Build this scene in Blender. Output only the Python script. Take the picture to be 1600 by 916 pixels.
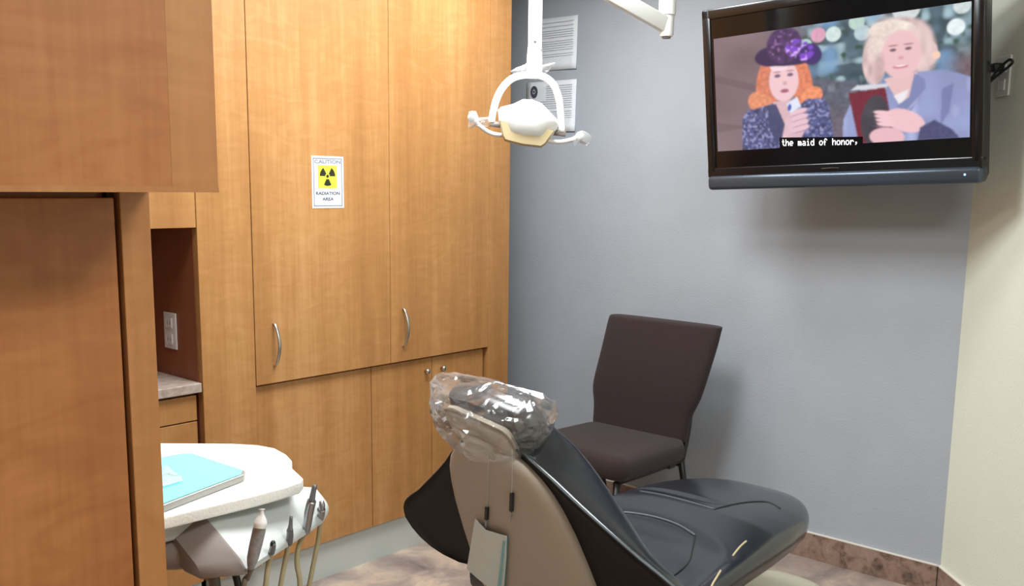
import bpy, bmesh, math, random
import numpy as np
from math import sin, cos, pi, radians, sqrt
from mathutils import Vector, Matrix
random.seed(4); np.random.seed(4)
scene = bpy.context.scene
for o in list(bpy.data.objects): bpy.data.objects.remove(o)

# ---------------------------------------------------------------- camera
FPX, HEAD, PITCH, ROLL, CX, CY, CAMZ = 1504.867, .723633, .158809, .0126894, 807.75, 530.2, 1.4
Fv = Vector((cos(HEAD)*cos(PITCH), sin(HEAD)*cos(PITCH), -sin(PITCH)))
R0 = Vector((sin(HEAD), -cos(HEAD), 0)); U0 = R0.cross(Fv)
Rv = cos(ROLL)*R0 + sin(ROLL)*U0; Uv = -sin(ROLL)*R0 + cos(ROLL)*U0
cam_d = bpy.data.cameras.new('camera'); cam = bpy.data.objects.new('camera', cam_d)
scene.collection.objects.link(cam); scene.camera = cam
cam_d.sensor_width = 36; cam_d.lens = FPX/1600*36
cam_d.shift_x = (800-CX)/1600; cam_d.shift_y = (CY-458)/1600
cam_d.clip_start = .02
O = Vector((0, 0, CAMZ))
cam.matrix_world = Matrix(((Rv.x, Uv.x, -Fv.x, O.x), (Rv.y, Uv.y, -Fv.y, O.y), (Rv.z, Uv.z, -Fv.z, O.z), (0, 0, 0, 1)))
def at(x, y, d): return O + d*(Fv + (x-CX)/FPX*Rv - (y-CY)/FPX*Uv)

# ---------------------------------------------------------------- world and light
w = bpy.data.worlds.new('world'); scene.world = w; w.use_nodes = True
w.node_tree.nodes['Background'].inputs[0].default_value = (.9, .95, 1, 1)
w.node_tree.nodes['Background'].inputs[1].default_value = .3
scene.view_settings.view_transform = 'Standard'; scene.view_settings.look = 'None'
scene.view_settings.exposure = 0; scene.view_settings.gamma = 1
scene.view_settings.use_curve_mapping = False
def area(name, loc, sx, sy, power, col=(1, 1, 1)):
    l = bpy.data.lights.new(name, 'AREA'); l.shape = 'RECTANGLE'; l.size = sx; l.size_y = sy
    l.energy = power; l.color = col
    o = bpy.data.objects.new(name, l); scene.collection.objects.link(o); o.location = loc
    return o
CEIL = 2.4
LAMPS = [((1.9, 1.8), .6, .6, 36), ((1.1, -.3), .6, .6, 33), ((-.9, -.6), .6, .6, 8), ((1.0, 1.95), .45, .45, 12), ((2.55, 2.2), .3, .3, 14)]  # last lamp is an unseen extra, added to brighten the grey wall's upper corner
for i, ((x, y), a, b, p) in enumerate(LAMPS):
    area('ceiling_lamp_light', (x, y, CEIL-.035), a, b, p, (.93, .975, 1))

# ---------------------------------------------------------------- materials
def lin(c):
    c = [v/255 for v in c]
    return tuple(v/12.92 if v <= .04045 else ((v+.055)/1.055)**2.4 for v in c) + (1,)
def mat(name, col, rough=.5, metal=0, spec=.5, noise=0, nscale=30, bump=0, bscale=200, coat=0, emit=None, es=1, lincol=None, sheen=0):
    m = bpy.data.materials.new(name); m.use_nodes = True
    nt = m.node_tree; b = nt.nodes['Principled BSDF']
    c = lincol + (1,) if lincol else lin(col)
    b.inputs['Base Color'].default_value = c; b.inputs['Roughness'].default_value = rough
    b.inputs['Metallic'].default_value = metal; b.inputs['Specular IOR Level'].default_value = spec
    b.inputs['Coat Weight'].default_value = coat; b.inputs['Coat Roughness'].default_value = .15
    b.inputs['Sheen Weight'].default_value = sheen
    tc = nt.nodes.new('ShaderNodeTexCoord')
    if noise:
        n = nt.nodes.new('ShaderNodeTexNoise'); n.inputs['Scale'].default_value = nscale; n.inputs['Detail'].default_value = 5
        nt.links.new(tc.outputs['Object'], n.inputs['Vector'])
        r = nt.nodes.new('ShaderNodeValToRGB'); r.color_ramp.elements[0].position = .3; r.color_ramp.elements[1].position = .7
        r.color_ramp.elements[0].color = tuple(v*(1-noise) for v in c[:3])+(1,)
        r.color_ramp.elements[1].color = tuple(min(1, v*(1+noise)) for v in c[:3])+(1,)
        nt.links.new(n.outputs['Fac'], r.inputs[0]); nt.links.new(r.outputs[0], b.inputs['Base Color'])
    if bump:
        n = nt.nodes.new('ShaderNodeTexNoise'); n.inputs['Scale'].default_value = bscale; n.inputs['Detail'].default_value = 4
        nt.links.new(tc.outputs['Object'], n.inputs['Vector'])
        bp = nt.nodes.new('ShaderNodeBump'); bp.inputs['Strength'].default_value = bump; bp.inputs['Distance'].default_value = .01
        nt.links.new(n.outputs['Fac'], bp.inputs['Height']); nt.links.new(bp.outputs[0], b.inputs['Normal'])
    if emit:
        b.inputs['Emission Color'].default_value = lin(emit); b.inputs['Emission Strength'].default_value = es
    return m
def wood(name, c1, c2, c3, figure=.35, rough=.42, seed=0.):
    m = bpy.data.materials.new(name); m.use_nodes = True
    nt = m.node_tree; N = nt.nodes; Lk = nt.links; b = N['Principled BSDF']
    tc = N.new('ShaderNodeTexCoord')
    def ns(scale, sc, det=4, dist=0):
        mp = N.new('ShaderNodeMapping'); mp.inputs['Scale'].default_value = sc; mp.inputs['Location'].default_value = (seed, seed*.7, seed*.3)
        Lk.new(tc.outputs['Object'], mp.inputs[0])
        n = N.new('ShaderNodeTexNoise'); n.inputs['Scale'].default_value = scale; n.inputs['Detail'].default_value = det
        n.inputs['Distortion'].default_value = dist; Lk.new(mp.outputs[0], n.inputs['Vector']); return n
    grain = ns(14, (1, 1, .06), 5, .3); fine = ns(120, (1, 1, .05), 3); fig = ns(9, (1, 1, 2.6), 4, 1.6); broad = ns(3.5, (1, 1, .12), 2)
    r = N.new('ShaderNodeValToRGB'); e = r.color_ramp.elements
    e[0].position = .32; e[0].color = lin(c1); e[1].position = .68; e[1].color = lin(c3)
    k = e.new(.5); k.color = lin(c2)
    a = N.new('ShaderNodeMix'); a.data_type = 'FLOAT'; a.inputs[0].default_value = figure
    Lk.new(grain.outputs['Fac'], a.inputs[2]); Lk.new(fig.outputs['Fac'], a.inputs[3])
    a2 = N.new('ShaderNodeMix'); a2.data_type = 'FLOAT'; a2.inputs[0].default_value = .22
    Lk.new(a.outputs[0], a2.inputs[2]); Lk.new(fine.outputs['Fac'], a2.inputs[3])
    a3 = N.new('ShaderNodeMix'); a3.data_type = 'FLOAT'; a3.inputs[0].default_value = .3
    Lk.new(a2.outputs[0], a3.inputs[2]); Lk.new(broad.outputs['Fac'], a3.inputs[3])
    Lk.new(a3.outputs[0], r.inputs[0]); Lk.new(r.outputs[0], b.inputs['Base Color'])
    b.inputs['Roughness'].default_value = rough; b.inputs['Specular IOR Level'].default_value = .35
    return m
def stone(name, cols, scale=9, rough=.5):
    m = bpy.data.materials.new(name); m.use_nodes = True
    nt = m.node_tree; N = nt.nodes; Lk = nt.links; b = N['Principled BSDF']
    tc = N.new('ShaderNodeTexCoord'); n = N.new('ShaderNodeTexNoise')
    n.inputs['Scale'].default_value = scale; n.inputs['Detail'].default_value = 9; n.inputs['Roughness'].default_value = .62; n.inputs['Distortion'].default_value = .7
    Lk.new(tc.outputs['Object'], n.inputs['Vector'])
    r = N.new('ShaderNodeValToRGB'); e = r.color_ramp.elements
    k = len(cols); e[0].position = .3; e[0].color = lin(cols[0]); e[1].position = .72; e[1].color = lin(cols[-1])
    for i in range(1, k-1):
        q = e.new(.3+.42*i/(k-1)); q.color = lin(cols[i])
    Lk.new(n.outputs['Fac'], r.inputs[0]); Lk.new(r.outputs[0], b.inputs['Base Color']); b.inputs['Roughness'].default_value = rough
    return m
M = {}
M['wood'] = wood('maple_laminate', (148, 101, 56), (170, 122, 72), (192, 146, 96), .34)
M['wood_near'] = wood('maple_laminate_figured', (142, 84, 44), (164, 103, 57), (184, 124, 75), .55, .4, 3.1)
M['wood_edge'] = wood('maple_laminate_edge', (150, 97, 54), (171, 115, 67), (188, 132, 83), .5, .4, 1.3)
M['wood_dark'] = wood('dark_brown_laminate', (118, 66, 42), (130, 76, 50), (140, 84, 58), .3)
M['gap'] = mat('dark_gap_shade', (60, 34, 20), .8)  # dark tone standing in for shade inside the cabinet gap
M['grey_wall'] = mat('grey_paint', (166, 172, 181), .75, noise=.03, nscale=5, bump=.15, bscale=160)
M['pale_wall'] = mat('pale_green_paint', (224, 228, 213), .75, noise=.02, nscale=3, bump=.15, bscale=160)
M['ceiling'] = mat('ceiling_white', (242, 244, 244), .9, bump=.3, bscale=80)
M['floor'] = stone('stone_look_vinyl', [(104, 92, 90), (134, 120, 114), (158, 142, 132), (184, 164, 146), (196, 184, 168)], 4.5)
M['base'] = stone('brown_stone_tile', [(72, 62, 56), (122, 98, 86), (146, 120, 106), (150, 128, 116), (178, 150, 128)], 22)
M['cap'] = mat('white_caulk', (215, 210, 200), .6)
M['toe'] = mat('grey_cove_base', (186, 192, 188), .5)
M['counter'] = stone('grey_speckled_counter', [(140, 122, 112), (168, 152, 142), (182, 168, 158)], 40, .35)
M['nickel'] = mat('brushed_nickel', (200, 198, 192), .3, 1)
M['vinyl'] = mat('black_vinyl', (26, 31, 38), .22, spec=.8, bump=.08, bscale=9, coat=.25)
M['vinyl_side'] = mat('black_vinyl_side', (20, 17, 17), .6, spec=.3, bump=.1, bscale=60)
M['piping'] = mat('grey_piping', (70, 78, 84), .35)
M['beige'] = mat('beige_plastic_shell', (188, 178, 163), .55, bump=.05, bscale=300)
M['beige_light'] = mat('beige_headrest_plastic', (176, 164, 144), .5)
M['fabric'] = mat('brown_chair_fabric', (46, 33, 33), .95, noise=.12, nscale=160, bump=.4, bscale=500, sheen=.08)
M['black_metal'] = mat('black_metal', (20, 20, 22), .4)
M['white'] = mat('white_enamel', (232, 234, 232), .32)
M['white_tray'] = mat('white_tray_plastic', (246, 246, 242), .45, bump=.25, bscale=220)
M['off'] = mat('grey_white_plastic', (186, 191, 189), .4)
M['base_plate'] = mat('pale_beige_base', (190, 186, 166), .5)
M['sign_sheet'] = mat('sign_sheet', (206, 208, 212), .7)
M['taupe'] = mat('taupe_plastic', (128, 118, 112), .55)
M['cream'] = mat('cream_reflector_housing', (188, 172, 134), .35)
M['grip'] = mat('grey_grip', (150, 150, 154), .5, noise=.2, nscale=120)
M['steel'] = mat('stainless_steel', (170, 172, 176), .25, 1)
M['dark_steel'] = mat('dark_steel', (120, 122, 128), .35, .5)
M['hose'] = mat('beige_hose', (176, 164, 128), .5)
M['hose_dark'] = mat('grey_hose', (110, 104, 92), .5)
M['cyan'] = mat('pale_cyan_paper', (138, 216, 222), .9, bump=.2, bscale=60)
M['paper'] = mat('white_paper', (226, 230, 236), .85)
M['ink'] = mat('grey_print', (200, 205, 214), .9)
M['ink_mid'] = mat('mid_grey_print', (112, 118, 132), .9)
M['ink_dark'] = mat('dark_print', (66, 70, 84), .9)
M['yellow'] = mat('yellow_print', (232, 240, 60), .7)
M['black_print'] = mat('black_print', (30, 30, 12), .7)
M['tvblack'] = mat('black_gloss_plastic', (14, 14, 18), .22, spec=.6)
M['tvglass'] = mat('dark_lcd_glass', (10, 9, 12), .12, spec=.5)
M['tvbar'] = mat('slate_metallic_bar', (70, 80, 92), .3, .5)
M['led'] = mat('blue_led', (150, 180, 255), .4, emit=(150, 190, 255), es=2)
M['caption'] = mat('caption_white', (255, 255, 255), .5, emit=(235, 245, 255), es=.9)
M['logo'] = mat('dim_logo', (92, 82, 70), .4, .6)
M['outlet'] = mat('white_outlet_plastic', (206, 200, 196), .4)
M['rwhite'] = mat('white_switch_plastic', (222, 224, 216), .4)
M['cord'] = mat('black_cord', (18, 20, 20), .5)
M['diffuser'] = mat('lamp_diffuser', (255, 255, 255), .5, emit=(255, 250, 240), es=2.5)
def plastic_film(name, fac=.35, tint=(1, 1, 1)):
    m = bpy.data.materials.new(name); m.use_nodes = True; nt = m.node_tree; N = nt.nodes; Lk = nt.links
    for n in list(N): N.remove(n)
    out = N.new('ShaderNodeOutputMaterial'); tr = N.new('ShaderNodeBsdfTransparent'); tr.inputs[0].default_value = (.94, .94, .95, 1)
    gl = N.new('ShaderNodeBsdfGlossy'); gl.inputs['Roughness'].default_value = .12; gl.inputs[0].default_value = (1, 1, 1, 1)
    df = N.new('ShaderNodeBsdfDiffuse'); df.inputs[0].default_value = (.85*tint[0], .85*tint[1], .85*tint[2], 1)
    tc = N.new('ShaderNodeTexCoord'); n = N.new('ShaderNodeTexNoise'); n.inputs['Scale'].default_value = 15; n.inputs['Detail'].default_value = 2; n.inputs['Distortion'].default_value = 1.2
    Lk.new(tc.outputs['Object'], n.inputs['Vector'])
    bp = N.new('ShaderNodeBump'); bp.inputs['Strength'].default_value = .55; bp.inputs['Distance'].default_value = .01
    Lk.new(n.outputs['Fac'], bp.inputs['Height']); Lk.new(bp.outputs[0], gl.inputs['Normal'])
    fr = N.new('ShaderNodeFresnel'); fr.inputs[0].default_value = 1.5; Lk.new(bp.outputs[0], fr.inputs['Normal'])
    a = N.new('ShaderNodeMixShader'); a.inputs[0].default_value = fac; Lk.new(tr.outputs[0], a.inputs[1]); Lk.new(df.outputs[0], a.inputs[2])
    ad = N.new('ShaderNodeMath'); ad.operation = 'MULTIPLY_ADD'; ad.inputs[1].default_value = .65; ad.inputs[2].default_value = .04
    Lk.new(fr.outputs[0], ad.inputs[0])
    b = N.new('ShaderNodeMixShader'); Lk.new(ad.outputs[0], b.inputs[0]); Lk.new(a.outputs[0], b.inputs[1]); Lk.new(gl.outputs[0], b.inputs[2])
    Lk.new(b.outputs[0], out.inputs[0]); return m
M['film'] = plastic_film('clear_plastic_film', .07)
M['film3'] = plastic_film('pouch_plastic', .4)
M['film2'] = plastic_film('thin_plastic_wrap', .14)

# ---------------------------------------------------------------- helpers
def obj(name, bm, m, parent=None, smooth=False, angle=None):
    me = bpy.data.meshes.new(name); bmesh.ops.recalc_face_normals(bm, faces=bm.faces); bm.to_mesh(me); bm.free()
    o = bpy.data.objects.new(name, me); scene.collection.objects.link(o)
    me.materials.append(M[m] if isinstance(m, str) else m)
    if smooth:
        for p in me.polygons: p.use_smooth = True
        if angle: me.set_sharp_from_angle(angle=radians(angle))
    if parent:
        o.parent = parent; o.matrix_parent_inverse = Matrix.Translation(parent.location).inverted()
    return o
def thing(name, label, cat, loc, group=None):
    o = bpy.data.objects.new(name, None); scene.collection.objects.link(o); o.location = loc; o.empty_display_size = .05
    return tag(o, label, cat, group)
def tag(o, label, cat, group=None):
    o['label'] = label; o['category'] = cat
    if group: o['group'] = group
    return o
def struct(name, bm, m, smooth=False):
    o = obj(name, bm, m, None, smooth); o['kind'] = 'structure'; return o
def box(x0, x1, y0, y1, z0, z1, bev=0, bm=None, seg=2, mx=None):
    bm = bm or bmesh.new(); t = bmesh.new()
    vs = [t.verts.new((x, y, z)) for z in (z0, z1) for x, y in ((x0, y0), (x1, y0), (x1, y1), (x0, y1))]
    for f in ((3, 2, 1, 0), (4, 5, 6, 7), (0, 1, 5, 4), (1, 2, 6, 5), (2, 3, 7, 6), (3, 0, 4, 7)): t.faces.new([vs[i] for i in f])
    if bev: bmesh.ops.bevel(t, geom=list(t.edges), offset=bev, segments=seg, affect='EDGES', profile=.5)
    if mx: bmesh.ops.transform(t, matrix=mx, verts=t.verts)
    me = bpy.data.meshes.new('t'); t.to_mesh(me); t.free(); bm.from_mesh(me); bpy.data.meshes.remove(me)
    return bm
def prism(pts, off, bev=0, bm=None, seg=2):
    """polygon (list of Vector) extruded by vector off"""
    bm = bm or bmesh.new(); t = bmesh.new()
    a = [t.verts.new(p) for p in pts]; b = [t.verts.new(Vector(p)+Vector(off)) for p in pts]
    t.faces.new(a); t.faces.new(b[::-1]); n = len(a)
    for i in range(n): t.faces.new((a[i], b[i], b[(i+1) % n], a[(i+1) % n]))
    bmesh.ops.recalc_face_normals(t, faces=t.faces)
    if bev:
        es = [e for e in t.edges if e.calc_face_angle(0) > radians(30)]
        bmesh.ops.bevel(t, geom=es, offset=bev, segments=seg, affect='EDGES', profile=.5)
    me = bpy.data.meshes.new('t'); t.to_mesh(me); t.free(); bm.from_mesh(me); bpy.data.meshes.remove(me)
    return bm
def smooth_path(pts, n=6):
    P = [Vector(p) for p in pts]; out = []
    for i in range(len(P)-1):
        p0 = P[max(i-1, 0)]; p1 = P[i]; p2 = P[i+1]; p3 = P[min(i+2, len(P)-1)]
        for k in range(n):
            t = k/n
            out.append(.5*((2*p1)+(-p0+p2)*t+(2*p0-5*p1+4*p2-p3)*t*t+(-p0+3*p1-3*p2+p3)*t**3))
    out.append(P[-1]); return out
def tube(pts, r, seg=10, bm=None, sm=6, flat=1.):
    bm = bm or bmesh.new()
    n0 = len(pts); P = smooth_path(pts, sm) if sm and n0 > 2 else [Vector(p) for p in pts]
    rs = r if isinstance(r, (list, tuple)) else [r]*n0
    rr = [float(np.interp(i/(len(P)-1)*(n0-1), range(n0), rs)) for i in range(len(P))]
    rings = []; up = None
    for i, p in enumerate(P):
        d = (P[min(i+1, len(P)-1)]-P[max(i-1, 0)]).normalized()
        if up is None: up = Vector((0, 0, 1)) if abs(d.z) < .9 else Vector((1, 0, 0))
        s = d.cross(up).normalized(); up = s.cross(d).normalized()
        rings.append([bm.verts.new(p+rr[i]*(cos(2*pi*k/seg)*s+sin(2*pi*k/seg)*up*flat)) for k in range(seg)])
    for a, b in zip(rings, rings[1:]):
        for k in range(seg): bm.faces.new((a[k], a[(k+1) % seg], b[(k+1) % seg], b[k]))
    bm.faces.new(rings[0][::-1]); bm.faces.new(rings[-1]); return bm
def loft(rings, bm=None, cap=True):
    bm = bm or bmesh.new(); R = [[bm.verts.new(p) for p in r] for r in rings]; n = len(R[0])
    for a, b in zip(R, R[1:]):
        for k in range(n): bm.faces.new((a[k], a[(k+1) % n], b[(k+1) % n], b[k]))
    if cap: bm.faces.new(R[0][::-1]); bm.faces.new(R[-1])
    return bm
def ball(c, rx, ry=None, rz=None, bm=None, u=16, v=10):
    bm = bm or bmesh.new(); ry = ry or rx; rz = rz or rx
    r = bmesh.ops.create_uvsphere(bm, u_segments=u, v_segments=v, radius=1)
    for q in r['verts']: q.co = Vector((q.co.x*rx, q.co.y*ry, q.co.z*rz))+Vector(c)
    return bm
def disc(c, n, r, h, bm=None, seg=20):
    n = Vector(n).normalized(); c = Vector(c); return tube([c, c+n*h], r, seg, bm, 0)
def subsurf(o, lv=2):
    m = o.modifiers.new('s', 'SUBSURF'); m.levels = lv; m.render_levels = lv; return o
def text_mesh(name, s, size, origin, ux, uy, m, parent, center=True):
    cu = bpy.data.curves.new('t', 'FONT'); cu.body = s; cu.size = size; cu.offset = size*.022; cu.align_x = 'CENTER' if center else 'LEFT'; cu.align_y = 'CENTER'
    to = bpy.data.objects.new('t', cu); scene.collection.objects.link(to)
    me = bpy.data.meshes.new_from_object(to.evaluated_get(bpy.context.evaluated_depsgraph_get()))
    bpy.data.objects.remove(to); bpy.data.curves.remove(cu)
    for v in me.vertices: v.co = Vector(origin)+ux*v.co.x+uy*v.co.y
    o = bpy.data.objects.new(name, me); scene.collection.objects.link(o); me.materials.clear(); me.materials.append(M[m])
    if parent: o.parent = parent; o.matrix_parent_inverse = Matrix.Translation(parent.location).inverted()
    return o

# ---------------------------------------------------------------- room
GX = 3.393                                   # grey wall
A = Vector((GX, 1.005, 0)); B = Vector((.95, -1.35, 0))   # pale wall runs A -> B
poly = [(GX, 3.3), (GX, 1.005), (.95, -1.35), (.95, -2.3), (-2.1, -2.3), (-2.1, 3.3)]
def flat(z, h): return prism([Vector((x, y, z)) for x, y in poly], (0, 0, h))
struct('floor', flat(-.06, .06), 'floor')
struct('ceiling', flat(CEIL, .06), 'ceiling')
struct('wall_back', box(GX, GX+.1, .95, 3.3, 0, CEIL), 'grey_wall')
dr = (B-A).normalized(); nr = Vector((-dr.y, dr.x, 0))   # nr points outside
if nr.dot(Vector((1, -1, 0))) < 0: nr = -nr
struct('wall_right', prism([A, B, B+nr*.1, A+nr*.1], (0, 0, CEIL)), 'pale_wall')
struct('wall_left', box(-2.1, GX+.1, 3.3, 3.4, 0, CEIL), 'grey_wall')
struct('wall_front', box(-2.1, .95, -2.4, -2.3, 0, CEIL), 'pale_wall')
struct('wall_side', box(-2.2, -2.1, -2.4, 3.4, 0, CEIL), 'pale_wall')
struct('wall_corner', box(.95, 1.05, -2.4, -1.35, 0, CEIL), 'pale_wall')
tn = .011
bb = bmesh.new(); y = 3.28
for y1, y0 in ((3.29, 2.38), (2.377, 1.768), (1.765, 1.0125)): box(GX-tn, GX, y0, y1, 0, .1, .001, bb)
struct('baseboard_back', bb, 'base')
p0 = A-nr*.0+dr*.012; q = []
bb = bmesh.new()
for a, b in ((.008, .62), (.623, 1.24), (1.243, 3.38)):
    prism([A+dr*a, A+dr*b, A+dr*b-nr*tn, A+dr*a-nr*tn], (0, 0, .1), .001, bb)
struct('baseboard_right', bb, 'base')
bb = box(GX-tn-.001, GX, 1.01, 3.29, .1, .1035); prism([A, A+dr*3.38, A+dr*3.38-nr*(tn+.001), A-nr*(tn+.001)], (0, 0, .0035), 0, bb)
for v in bb.verts[8:]: v.co.z += .1
struct('trim_1', bb, 'cap')
for i, ((x, y), a, b, p) in enumerate(LAMPS):
    t = thing('ceiling_light', ['square ceiling light panel above the dental chair', 'square ceiling light panel above the entrance side of the room', 'square ceiling light panel beside the far side wall', 'medium square ceiling light panel near the tall cabinets', 'smallest, added ceiling panel brightening the grey wall above the exam light'][i], 'ceiling light', (x, y, CEIL))
    f = bmesh.new(); e = .03
    for q in ((x-a/2-e, x+a/2+e, y-b/2-e, y-b/2), (x-a/2-e, x+a/2+e, y+b/2, y+b/2+e), (x-a/2-e, x-a/2, y-b/2, y+b/2), (x+a/2, x+a/2+e, y-b/2, y+b/2)):
        box(*q, CEIL-.02, CEIL, .002, f)
    obj('frame', f, 'white', t); obj('diffuser', box(x-a/2, x+a/2, y-b/2, y+b/2, CEIL-.012, CEIL-.002), 'diffuser', t)

# ---------------------------------------------------------------- tall built-in cabinet
YF = 2.645; TOP = 2.39
t = thing('tall_cabinet', 'tall maple storage cabinet filling the wall beside the grey wall', 'cabinet', (2.24, 3.0, 0))
c = box(1.562, 2.925, YF+.04, 3.29, .137, TOP); obj('carcass', c, 'wood', t)
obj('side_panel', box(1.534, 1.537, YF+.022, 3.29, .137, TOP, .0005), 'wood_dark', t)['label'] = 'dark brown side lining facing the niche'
obj('stile', box(1.537, 1.7245, YF, YF+.04, .137, TOP, .001), 'wood', t)
obj('stile', box(2.818, 2.938, YF, 3.29, .137, TOP, .001), 'wood', t)
obj('toe_kick', box(1.546, 2.938, 2.676, 2.69, 0, .137), 'toe', t)['label'] = 'pale grey cove base'
def upper_door(x0, x1, hx):
    d = obj('door', box(x0, x1, YF, YF+.02, .748, TOP-.01, .0015), 'wood', t)
    z0, z1 = .806, .946
    h = tube([(hx, YF+.002, z1), (hx, YF-.012, z1-.006), (hx+.001, YF-.026, z1-.04), (hx+.001, YF-.03, .876), (hx+.001, YF-.026, z0+.04), (hx, YF-.012, z0+.006), (hx, YF+.002, z0)], [.004, .005, .006, .0065, .006, .005, .004], 10, flat=.7)
    obj('handle', h, 'nickel', d, True)
    return d
d1 = upper_door(1.7275, 2.2965, 1.797); d2 = upper_door(2.2985, 2.8165, 2.357)
def knob(x, z, parent, yf=2.66):
    k = tube([(x, yf+.001, z), (x, yf-.006, z), (x, yf-.012, z), (x, yf-.018, z), (x, yf-.022, z)], [.005, .0045, .0095, .0105, .006], 14, sm=0)
    obj('knob', k, 'nickel', parent, True)
for x0, x1, kx in ((1.727, 2.2145, None), (2.2175, 2.5165, 2.483), (2.5195, 2.802, 2.568)):
    d = obj('door', box(x0, x1, 2.66, 2.678, .139, .742, .0015), 'wood', t)
    if kx: knob(kx, .693, d)

# niche unit to its side
t = thing('drawer_cabinet', 'maple drawer base under the speckled counter in the niche', 'cabinet', (1.2, 3.0, 0))
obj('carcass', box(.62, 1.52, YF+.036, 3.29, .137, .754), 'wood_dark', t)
obj('toe_kick', box(.62, 1.53, 2.69, 2.7, 0, .137), 'toe', t)
for x0, x1 in ((.62, 1.07), (1.074, 1.522)):
    for z0, z1 in ((.669, .748), (.584, .665), (.39, .58), (.141, .386)):
        d = obj('drawer', box(x0, x1, YF+.016, YF+.034, z0, z1, .0015), 'wood', t)
        xm = (x0+x1)/2-.05; zz = (z0+z1)/2
        obj('handle', tube([(xm-.06, YF+.018, zz), (xm-.05, YF-.002, zz), (xm, YF-.01, zz), (xm+.05, YF-.002, zz), (xm+.06, YF+.018, zz)], .005, 8), 'nickel', d, True)
o = obj('countertop', box(.62, 1.5335, YF, 3.29, .757, .787, .003), 'counter'); tag(o, 'speckled grey countertop inside the wooden niche', 'countertop')
t = thing('upper_cabinet', 'maple cupboard over the niche, beside the tall cabinet', 'cabinet', (1.2, 3.0, 1.26))
obj('carcass', box(.62, 1.5335, YF+.022, 3.29, 1.262, TOP), 'wood', t)
for x0, x1 in ((.62, 1.075), (1.078, 1.5345)):
    obj('door', box(x0, x1, YF, YF+.02, 1.2615, TOP-.01, .0015), 'wood', t)
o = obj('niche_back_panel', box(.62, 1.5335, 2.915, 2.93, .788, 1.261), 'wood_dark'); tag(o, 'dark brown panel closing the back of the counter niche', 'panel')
# outlet in niche (on the dark side panel)
X = 1.5338
t = thing('wall_outlet', 'white electrical outlet plate on the dark niche side above the counter', 'outlet', (X, 2.815, .93))
obj('cover_plate', box(X-.006, X, 2.778, 2.852, .873, .989, .003), 'outlet', t)
for z in (.905, .957):
    s = obj('socket', box(X-.009, X-.005, 2.798, 2.832, z-.017, z+.017, .004), 'outlet', t)
    sl = bmesh.new(); box(X-.0094, X-.0088, 2.806, 2.808, z-.006, z+.006, 0, sl); box(X-.0094, X-.0088, 2.822, 2.824, z-.006, z+.006, 0, sl); obj('slots', sl, 'black_metal', s)

# ---------------------------------------------------------------- cabinets close to the camera
t = thing('hanging_cabinet', 'large figured maple upper cabinet jutting out above the tall lower one', 'cabinet', (-.1, 1.1, 1.388))
obj('carcass', box(-.9, .526, .881, 1.5, 1.392, TOP, .001), 'wood_near', t)
obj('door', box(-.9, -.22, .862, .88, 1.389, TOP-.01, .0015), 'wood_near', t)
obj('door', box(-.217, .477, .862, .88, 1.389, TOP-.01), 'wood_near', t)
obj('end_stile', box(.4772, .526, .862, .88, 1.389, TOP-.01), 'wood_edge', t)
obj('edge_band', box(-.9, .526, .8605, .862, 1.389, 1.3945), 'wood_edge', t)
t = thing('storage_cabinet', 'orange maple lower cabinet with a narrow stile, below the jutting cabinet', 'cabinet', (-.1, 1.25, 0))
obj('carcass', box(-.9, .515, 1.022, 1.5, .1, 1.389), 'wood_near', t)
obj('stile', box(.4925, .526, 1.0, 1.5, .1, 1.389, .001), 'wood_edge', t)
obj('door', box(-.2, .488, 1.003, 1.02, .105, 1.3815, .0015), 'wood_near', t)
obj('door', box(-.9, -.204, 1.003, 1.02, .105, 1.3815, .0015), 'wood_near', t)
obj('toe_kick', box(-.9, .5, 1.06, 1.07, 0, .1), 'toe', t)
obj('gap_shade_strip', box(.484, .4965, 1.012, 1.021, .101, 1.388), 'gap', t)['label'] = 'strip coloured dark as shade in the gap between door and stile'  # solid strip whose dark colour paints the shade between door and stile

# ---------------------------------------------------------------- sign on the tall cabinet
t = thing('caution_sign', 'white radiation caution sign with yellow trefoil square on the cabinet door', 'sign', (2.025, YF, 1.4))
x0, x1, z0, z1 = 1.96, 2.092, 1.315, 1.487; ys = YF-.0012
obj('sheet', box(x0, x1, ys, YF, z0, z1), 'sign_sheet', t)
bd = bmesh.new(); e = .007; th = .0024
for q in ((x0+e, x1-e, z0+e, z0+e+th), (x0+e, x1-e, z1-e-th, z1-e), (x0+e, x0+e+th, z0+e, z1-e), (x1-e-th, x1-e, z0+e, z1-e)):
    box(q[0], q[1], ys-.0005, ys, q[2], q[3], 0, bd)
obj('border', bd, 'ink_mid', t)
xm = (x0+x1)/2; zc = 1.417
obj('yellow_square', box(xm-.041, xm+.037, ys-.0006, ys, zc-.036, zc+.04, .0), 'yellow', t)
tf = bmesh.new(); yy = ys-.0012; zt = zc+.004; xc = xm-.002
def fan(a0, a1, r0, r1):
    P = [Vector((xc+r0*cos(a), yy, zt+r0*sin(a))) for a in np.linspace(a0, a1, 5).tolist()]+[Vector((xc+r1*cos(a), yy, zt+r1*sin(a))) for a in np.linspace(a1, a0, 9).tolist()]
    prism(P, (0, .0006, 0), 0, tf)
for k in range(3): a = radians(270+120*k); fan(a-radians(29), a+radians(29), .0095, .032)
disc((xc, yy+.0006, zt), (0, -1, 0), .0055, .0006, tf)
obj('trefoil', tf, 'black_print', t)
ux, uz = Vector((1, 0, 0)), Vector((0, 0, 1))
text_mesh('lettering', 'CAUTION', .021, (xm, ys-.0004, 1.468), ux*1.15, uz*.8, 'ink_mid', t)
text_mesh('lettering', 'RADIATION', .019, (xm-.001, ys-.0004, 1.364), ux*.98, uz*.75, 'ink_dark', t)
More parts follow.
